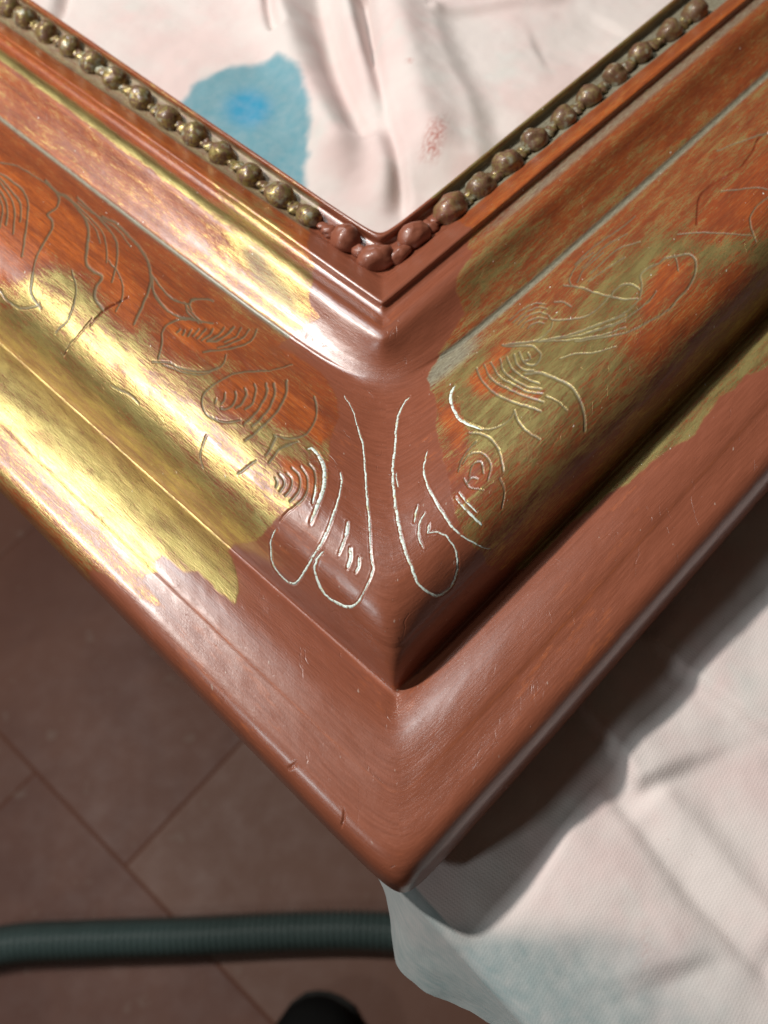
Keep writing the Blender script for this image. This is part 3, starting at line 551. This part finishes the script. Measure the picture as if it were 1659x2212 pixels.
LB = [(745, 503, 1, 1.1), (664, 455, 0, .92), (603, 410, 0, 1.15), (537, 366, 0, 1.02), (476, 317, 0, 1.05), (417, 277, 0, 1.02), (360, 241, 0, 1.05), (300, 199, 0, 1), (243, 156, 0, 1), (194, 121, 0, 1), (145, 88, 0, 1), (96, 56, 0, 1), (50, 26, 0, 1), (12, 2, 0, 1)]
RB = [(893, 497, 1, 1.05), (975, 440, .55, 1.12), (1040, 391, 0, 1.1), (1098, 341, .1, 1.1), (1156, 290, 0, 1), (1219, 241, 0, 1), (1276, 196, 0, 1), (1332, 149, 0, 1), (1388, 101, 0, 1), (1452, 54, 0, 1), (1505, 13, 0, 1)]
BZ = 22.0
def bead(x, y, bole, size, side, el=1.0, red=0.0):
    c = on_plane(x, y, BZ+.8); r = 3.75*size
    me = blob_mesh(r*el, r*.98, 3.6*size, int(x) % 97, .22)
    o = link("bead", me, frame); o.location = (c[0]*MM, c[1]*MM, (19.6+.8)*MM)
    o.rotation_euler = (0, 0, math.radians(45)*side+random.uniform(-.1, .1)); o.color = (bole, red, 0, 1)
    if bole > .5: o["label"] = "bead coated with red-brown clay at the corner"
    return c
cl = [bead(x, y, b, s, -1, 1.05, .1+.2*random.random()) for x, y, b, s in LB]
cr = [bead(x, y, b, s, 1, 1.3 if i < 2 else 1.08, .5+.3*random.random()) for i, (x, y, b, s) in enumerate(RB)]
bead(811, 544, 1, 1.12, 0, 1.15); bead(862, 536, 1, .62, 1, 1.5); bead(776, 530, 1, .5, -1, 1.4)
# small half-hidden pips in the gaps
for side, cs, BB in ((-1, cl, LB), (1, cr, RB)):
    for i in range(len(cs)-1):
        m = (cs[i]+cs[i+1])/2; n_ = np.array([side*-.7, -.7, 0])*1.0
        b_ = 1.0 if (i == 0) else 0.0
        for q in ((.9, 1.15), (-1.4, .9)):
            me = blob_mesh(1.9*q[1], 1.7*q[1], 1.0, 31+i*7+int(q[0]), .5, 16, 9)
            o = link("pip", me, frame); p_ = m+n_*q[0]; o.location = (p_[0]*MM, p_[1]*MM, 20.3*MM); o.color = (b_ if q[0] > 0 else b_, .1, 0, 1)

# ------------------------------------------------------------------ cloth
def cloth_material():
    t = NT("cotton_cloth"); uv = t.n("ShaderNodeUVMap", uv_map="UVMap").outputs[0]   # cm
    A = t.attr("stain"); geo = t.n("ShaderNodeNewGeometry").outputs['Position']
    wx = t.n("ShaderNodeTexWave", wave_type='BANDS', bands_direction='X'); t.set(wx.inputs['Vector'], uv); wx.inputs['Scale'].default_value = 4.6; wx.inputs['Distortion'].default_value = .9; wx.inputs['Detail'].default_value = 2; wx.inputs['Detail Scale'].default_value = 2.0
    wy = t.n("ShaderNodeTexWave", wave_type='BANDS', bands_direction='Y'); t.set(wy.inputs['Vector'], uv); wy.inputs['Scale'].default_value = 4.4; wy.inputs['Distortion'].default_value = .9; wy.inputs['Detail'].default_value = 2; wy.inputs['Detail Scale'].default_value = 2.0
    weave = t.math('MULTIPLY', wx.outputs[1], wy.outputs[1])
    big = t.noise(uv, .35, 4, .55); mid_ = t.noise(uv, 2.5, 4, .6)
    c = t.mix(t.ramp(big, .38, .64), (0.66, 0.585, 0.555), (0.67, 0.53, 0.505))
    c = t.mix(t.math('MULTIPLY', t.ramp(t.noise(t.mapping(uv, (1, 1, 1), (7, 3, 0)), .5, 3), .55, .72), .6), c, (0.60, 0.585, 0.55))
    c = t.mix(t.math('MULTIPLY', weave, .045), c, (0.86, 0.80, 0.74))
    c = t.mix(t.math('MULTIPLY', t.ramp(t.noise(uv, 9, 2), .70, .76), .35), c, (0.40, 0.28, 0.24))
    blue = t.math('MULTIPLY', t.ramp(A[0], .04, .34), t.math('ADD', .72, t.math('MULTIPLY', mid_, .36)), True)
    c = t.mix(blue, c, t.mix(t.ramp(A[0], .55, 1.0), (0.115, 0.285, 0.345), (0.005, 0.25, 0.42)))
    c = t.mix(t.math('MULTIPLY', A[1], t.ramp(t.noise(t.mapping(uv, (4, 1.6, 1)), 3., 4, .7), .40, .60), True), c, (0.42, 0.14, 0.11))
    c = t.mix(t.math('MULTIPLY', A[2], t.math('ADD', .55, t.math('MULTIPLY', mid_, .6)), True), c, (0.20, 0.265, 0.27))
    h = t.math('ADD', t.math('MULTIPLY', weave, .28), t.math('MULTIPLY', mid_, 1.0)); h = t.math('ADD', h, t.math('MULTIPLY', t.noise(uv, 14, 3, .7), .5))
    nrm = t.bump(h, .35, .00030)
    t.bsdf(c, .9, 0, .15, nrm, **{'Sheen Weight': .15})
    return t.m
MC = cloth_material()
ZC = -11.0
E0 = on_plane(908, 1925, ZC)[:2]; E1 = on_plane(1134, 2175, ZC)[:2]
eT = (E1-E0)/np.linalg.norm(E1-E0); ang = math.radians(0); eT = np.array([eT[0]*math.cos(ang)-eT[1]*math.sin(ang), eT[0]*math.sin(ang)+eT[1]*math.cos(ang)])
Em = (E0+E1)/2
eN = np.array([eT[1], -eT[0]]); eN = eN if eN[0] < 0 else -eN            # outward, to the lower left
def to_mm(pts, z=ZC): return [tuple(on_plane(x, y, z)[:2]) for x, y in pts]
def signed(X, Y, pts):
    """signed distance to an open polyline and the fraction along it"""
    pts = smooth_pts(pts, 5); D = np.full(X.shape, 1e9); Sg = np.ones(X.shape); U = np.zeros(X.shape); n = len(pts)-1
    for i, ((x0, y0), (x1, y1)) in enumerate(zip(pts[:-1], pts[1:])):
        dx = x1-x0; dy = y1-y0; L = dx*dx+dy*dy+1e-9; t_ = ((X-x0)*dx+(Y-y0)*dy)/L; tc = np.clip(t_, 0, 1)
        d = np.hypot(X-x0-tc*dx, Y-y0-tc*dy); m = d < D; D = np.where(m, d, D); Sg = np.where(m, np.sign(dx*(Y-y0)-dy*(X-x0)), Sg); U = np.where(m, (i+tc)/n, U)
    return D, Sg, U
# folds: points (measuring grid, top to bottom), height, width on the left side, width on the right side
FOLD = [
 ([(560, -60), (600, 40), (636, 140), (680, 240), (725, 330), (760, 420)], 5.0, 8, 8),
 ([(575, -60), (588, 60), (606, 110)], -3.5, 2.0, 2.5),
 ([(683, -60), (704, 60), (735, 170), (775, 260), (815, 340)], -4.0, 5, 6),
 ([(730, -60), (760, 80), (795, 180), (825, 280), (845, 370), (850, 470)], 4.5, 6.0, 4.5),
 ([(790, 20), (815, 170), (838, 290), (858, 360), (868, 430), (864, 500)], -4.0, 4.0, 2.2),
 ([(830, -60), (850, 60), (880, 170), (905, 270), (925, 340), (935, 430)], 5.5, 9, 9),
 ([(925, 60), (960, 170), (1000, 250), (1020, 350), (1040, 420)], 2.8, 12, 6),
 ([(150, -30), (138, 20), (125, 60)], -3.5, 3, 2),
 ([(945, 45), (1080, 26), (1240, 8)], 1.8, 3, 6),
 ([(1150, 130), (1250, 110), (1330, 60)], -1.5, 10, 12),
 ([(1380, 1360), (1500, 1455), (1630, 1546), (1760, 1620)], 2.6, 2.5, 16),
 ([(1190, 1440), (1260, 1526), (1340, 1616), (1400, 1720)], 3.0, 2.0, 16),
 ([(1290, 1660), (1390, 1790), (1480, 1909), (1600, 2040), (1700, 2140)], -1.5, 2.5, 6),
 ([(1400, 1690), (1500, 1800), (1600, 1920), (1720, 2050)], 1.8, 9, 4),
 ([(1180, 1800), (1300, 1880), (1420, 1990), (1480, 2120)], 2.2, 14, 7),
]
def cloth():
    nu, nv = 620, 760
    # cloth coordinates: a along the table edge (eT), b inward (+) / over the edge (-)
    iN = -eN
    a = np.linspace(-430, 150, nu); b = np.linspace(-78, 520, nv)
    a = np.sign(a)*abs(a); A_, B_ = np.meshgrid(a, b, indexing='ij')
    hem = -(18+34*sstep(-32, -10, a)-38*sstep(-18, 22, a))+9*(fbm(a/30, a*0, 4)-.5)*2+3*(fbm(a/6, a*0, 9)-.5)*2
    Bc = np.where(B_ < 0, B_/78*(-hem[:, None]), B_)
    wob = (fbm(A_/40, A_*0, 14)-.5)*6
    r = 3.0
    over = np.maximum(-(Bc), 0)
    # flat position
    X = Em[0]+eT[0]*A_+iN[0]*Bc; Y = Em[1]+eT[1]*A_+iN[1]*Bc
    Z = np.full(X.shape, ZC)
    h = (fbm(X/60, Y/60, 2)-.5)*5+(fbm(X/22+5, Y/22, 8)-.5)*1.6+(fbm(X/6, Y/6, 12, 3)-.5)*.35
    for pts, H, wl, wr_ in FOLD:
        pm = to_mm(pts); D, Sg, U = signed(X, Y, pm)
        env = sstep(0, .12, U)*(1-sstep(.86, 1, U)) if pts[0][1] > 100 else (1-sstep(.8, 1, U))
        # points run down the picture: Sg>0 is the right-hand side of travel seen from above -> image right is -x cross, resolved by sign of travel
        left = Sg < 0
        wd = np.where(left, wl, wr_)*(1+.25*(fbm(X/15, Y/15, int(H*10))-.5))
        h = h+H*(1.5 if pts[0][1] < 150 and pts[0][0] < 1000 else 1)*env*np.exp(-(D/wd)**2)
    Z = Z+h*sstep(-1, 8, Bc)+2*sstep(150, 230, Y-abs(X)*.9)
    # drop over the edge
    fall = over; zdrop = np.where(fall > 0, np.where(fall < r*1.57, r*(1-np.cos(fall/r)), r+(fall-r*1.57)*.975), 0)
    out = np.where(fall > 0, np.where(fall < r*1.57, r*np.sin(fall/r), r+(fall-r*1.57)*(.04+.18*sstep(-30, -8, A_))), 0)
    flut = (fbm(A_/28, fall/60, 33)-.5)*5*sstep(0, 40, fall)
    mO = Bc < 0
    X = np.where(mO, Em[0]+eT[0]*A_+eN[0]*(out+flut+wob*0), X); Y = np.where(mO, Em[1]+eT[1]*A_+eN[1]*(out+flut), Y)
    Z = np.where(mO, ZC-zdrop+h*0, Z)
    P = np.stack([X, Y, Z], -1); PX, PY = project(P)
    # keep the cloth under the frame: nothing may poke through
    st = np.zeros(X.shape+(3,))
    jx = (fbm(X/4, Y/4, 41)-.5)*30; jy = (fbm(X/4, Y/4, 43)-.5)*30
    BL = [(395, 235), (430, 190), (500, 160), (600, 150), (640, 180), (665, 235), (668, 290), (655, 400), (640, 470), (560, 430), (380, 300)]
    s1 = to_mm(BL)
    m = poly_mask(X+jx*.10, Y+jy*.10, s1, 3.0); Dc = np.hypot((PX-535)/1.25, PY-235)
    st[..., 0] = m*np.clip(.42+.58*np.exp(-(Dc/42)**2)+.10*np.exp(-(Dc/160)**2), 0, 1)
    st[..., 1] = np.maximum(.85*np.exp(-(((PX-938)-(PY-300)*-.25)/22)**4-((PY-300)/48)**4), .6*np.exp(-(((PX-885)/9)**4+((PY-131)/7)**4)))
    st[..., 1] = np.maximum(st[..., 1], .25*np.exp(-(((PX-1395)/14)**2+((PY-2060)/60)**2)))
    ed = sstep(0, 1, fbm(X/18, Y/18, 47))
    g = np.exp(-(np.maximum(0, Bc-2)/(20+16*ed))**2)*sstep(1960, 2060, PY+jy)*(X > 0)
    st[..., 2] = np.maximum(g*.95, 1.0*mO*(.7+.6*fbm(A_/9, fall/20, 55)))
    uv = np.stack([A_/10*.98+B_/10*.18, B_/10*.98-A_/10*.18], -1)
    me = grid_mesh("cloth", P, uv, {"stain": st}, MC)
    o = link("paint_cloth", me)
    tag(o, "crumpled pale pink cotton dust sheet with blue and red paint stains under the frame", "cloth")
    return P
PC = cloth()

# ------------------------------------------------------------------ table under the cloth
t = NT("pale_wood"); co = t.n("ShaderNodeTexCoord").outputs['Object']
t.bsdf(t.mix(t.noise(t.mapping(co, (3, 40, 40)), 6, 4), (0.22, 0.13, 0.07), (0.32, 0.21, 0.12)), .55); MW = t.m
tab = empty("work_table"); tag(tab, "low wooden work table hidden beneath the stained cloth", "table")
def box(name, corners, z0, z1, mat, parent=None, bev=.0):
    n = len(corners); me = bpy.data.meshes.new(name)
    v = [(x*MM, y*MM, z0*MM) for x, y in corners]+[(x*MM, y*MM, z1*MM) for x, y in corners]
    f = [tuple(range(n))[::-1], tuple(range(n, 2*n))]+[(i, (i+1) % n, n+(i+1) % n, n+i) for i in range(n)]
    me.from_pydata(v, [], f); me.update(); me.materials.append(mat); o = link(name, me, parent)
    if bev:
        b = o.modifiers.new("edge", 'BEVEL'); b.width = bev*MM; b.segments = 2
    return o
def EP(a, b): q = Em+eT*a-eN*b; return (q[0], q[1])
box("table_top", [EP(-420, 3.5), EP(145, 3.5), EP(145, 515), EP(-420, 515)], -52, -30, MW, tab, 2)
for a in (-390, 115):
    for b in (40, 480): box("leg", [EP(a-20, b-20), EP(a+20, b-20), EP(a+20, b+20), EP(a-20, b+20)], -556, -52, MW, tab, 2)

# ------------------------------------------------------------------ floor: terracotta tiles
ZF = -556.0
t = NT("grout"); P_ = t.n("ShaderNodeTexCoord").outputs['Object']
t.bsdf(t.mix(t.noise(P_, 30, 4), (0.085, 0.026, 0.013), (0.11, 0.040, 0.022)), .9); MGR = t.m
def tile_mat():
    t = NT("terracotta"); P_ = t.n("ShaderNodeNewGeometry").outputs['Position']; oi = t.n("ShaderNodeObjectInfo")
    a = t.noise(P_, 9, 5, .6, .4); b = t.noise(P_, 45, 4, .6)
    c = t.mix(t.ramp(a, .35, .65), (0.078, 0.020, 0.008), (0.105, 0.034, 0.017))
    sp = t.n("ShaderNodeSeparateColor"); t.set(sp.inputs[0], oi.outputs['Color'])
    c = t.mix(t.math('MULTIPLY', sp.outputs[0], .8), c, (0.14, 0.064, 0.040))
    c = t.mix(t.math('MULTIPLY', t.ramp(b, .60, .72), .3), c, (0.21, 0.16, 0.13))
    t.bsdf(c, t.mixf(b, .45, .7), 0, .4, t.bump(b, .3, .001)); return t.m
MT = tile_mat()
fl = box("floor", [(-1500, -1200), (1500, -1200), (1500, 1800), (-1500, 1800)], ZF-10, ZF-.6, MGR); tag(fl, kind="structure")
fl["label"] = "terracotta tiled floor below the table"
q0 = on_plane(270, 1872, ZF)[:2]; q1 = on_plane(100, 1692, ZF)[:2]; dv = (q0-q1)/np.linalg.norm(q0-q1); dn = np.array([-dv[1], dv[0]])
if project(np.array([*(q0+dn*50), ZF]))[0] < 270: dn = -dn
TSZ = 298; GAP = .6
def tile(cx0, cy0, shade):
    c = [(cx0+GAP/2, cy0+GAP/2), (cx0+TSZ-GAP/2, cy0+GAP/2), (cx0+TSZ-GAP/2, cy0+TSZ-GAP/2), (cx0+GAP/2, cy0+TSZ-GAP/2)]
    pts = [tuple(q0+dv*a+dn*b) for a, b in c]
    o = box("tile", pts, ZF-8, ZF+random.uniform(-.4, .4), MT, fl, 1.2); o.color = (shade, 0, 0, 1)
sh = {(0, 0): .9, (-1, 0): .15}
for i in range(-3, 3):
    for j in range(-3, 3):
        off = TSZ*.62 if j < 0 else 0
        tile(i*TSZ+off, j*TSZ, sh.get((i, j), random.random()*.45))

# ------------------------------------------------------------------ hose on the floor
t = NT("hose_plastic"); P_ = t.n("ShaderNodeTexCoord").outputs['Object']
t.bsdf(t.mix(t.noise(P_, 60, 3), (0.042, 0.066, 0.063), (0.065, 0.095, 0.09)), .38, 0, .5); MH = t.m
hz = ZF+15
pp = smooth_pts([tuple(on_plane(x, y, hz)[:2]) for x, y in [(-1900, 2900), (-1100, 2540), (-420, 2190), (-200, 2105), (0, 2045), (180, 2032), (400, 2024), (620, 2012), (800, 2010), (960, 2025), (1120, 2070), (1300, 2150), (1500, 2280), (1700, 2500), (1800, 2900)]], 60)
pp = np.array(pp); d = np.r_[0, np.cumsum(np.hypot(*np.diff(pp, axis=0).T))]; pitch = 4.8
n = int(d[-1]/pitch*6); tt = np.linspace(0, d[-1], n); cx = np.interp(tt, d, pp[:, 0]); cy = np.interp(tt, d, pp[:, 1])
T = np.stack([np.gradient(cx), np.gradient(cy)], -1); T /= np.linalg.norm(T, axis=1, keepdims=True); Nh = np.stack([-T[:, 1], T[:, 0]], -1)
rad = 13.4+1.5*np.clip(np.sin(2*np.pi*tt/pitch)*1.6, -1, 1); th = np.linspace(0, 2*np.pi, 28, endpoint=False)
Ph = np.stack([cx[:, None]+Nh[:, :1]*rad[:, None]*np.cos(th), cy[:, None]+Nh[:, 1:]*rad[:, None]*np.cos(th), hz+rad[:, None]*np.sin(th)], -1)
o = link("hose", grid_mesh("hose", Ph, mat=MH, closed_j=True)); tag(o, "dark grey-green ribbed vacuum hose lying across the tiled floor", "hose")

# ------------------------------------------------------------------ shoe toe at the bottom edge
t = NT("black_leather"); P_ = t.n("ShaderNodeTexCoord").outputs['Object']; nb = t.noise(P_, 220, 3)
t.bsdf((0.004, 0.004, 0.004), .8, 0, .15, t.bump(nb, .3, .001)); MS = t.m
t = NT("black_rubber"); t.bsdf((0.018, 0.018, 0.017), .8, 0, .3); MR = t.m
tp = on_plane(700, 2150, ZF+45); bk = on_plane(640, 2420, ZF+45); ax = (bk-tp)[:2]; ax /= np.linalg.norm(ax); sdv = np.array([-ax[1], ax[0]])
shoe = empty("shoe", (tp[0]*MM, tp[1]*MM, ZF*MM)); tag(shoe, "rounded black shoe toe on the floor at the bottom edge", "shoe")
def shoe_part(name, prof, mat):
    # prof: list of (dist back, half width, z bottom, z top)
    rows = []
    for bdist, hw, zb, zt in prof:
        th = np.linspace(0, 2*np.pi, 28, endpoint=False); cs = np.cos(th); sn = np.sin(th)
        k = .75
        xx = np.sign(cs)*abs(cs)**k*hw*.74; zz = (zb+zt)/2+np.sign(sn)*abs(sn)**k*(zt-zb)/2
        rows.append(np.stack([ax[0]*bdist+sdv[0]*xx, ax[1]*bdist+sdv[1]*xx, zz], -1))
    link(name, grid_mesh(name, np.array(rows), mat=mat, closed_j=True), shoe)
shoe_part("upper", [(0, .5, 24, 26), (1, 10, 16, 36), (4, 20, 12, 44), (12, 32, 10, 52), (28, 42, 10, 58), (55, 47, 10, 64), (90, 46, 10, 74), (130, 40, 10, 92), (165, 36, 10, 105), (220, 36, 10, 108), (262, 33, 10, 100), (272, 20, 14, 70), (274, .5, 30, 32)], MS)
shoe_part("sole", [(-3, .5, 4, 6), (-2, 12, 0, 11), (1, 24, 0, 11), (10, 36, 0, 11), (28, 45, 0, 11), (55, 50, 0, 11), (100, 48, 0, 11), (150, 39, 0, 12), (220, 39, 0, 16), (268, 34, 0, 16), (277, 18, 2, 14), (279, .5, 6, 8)], MR)
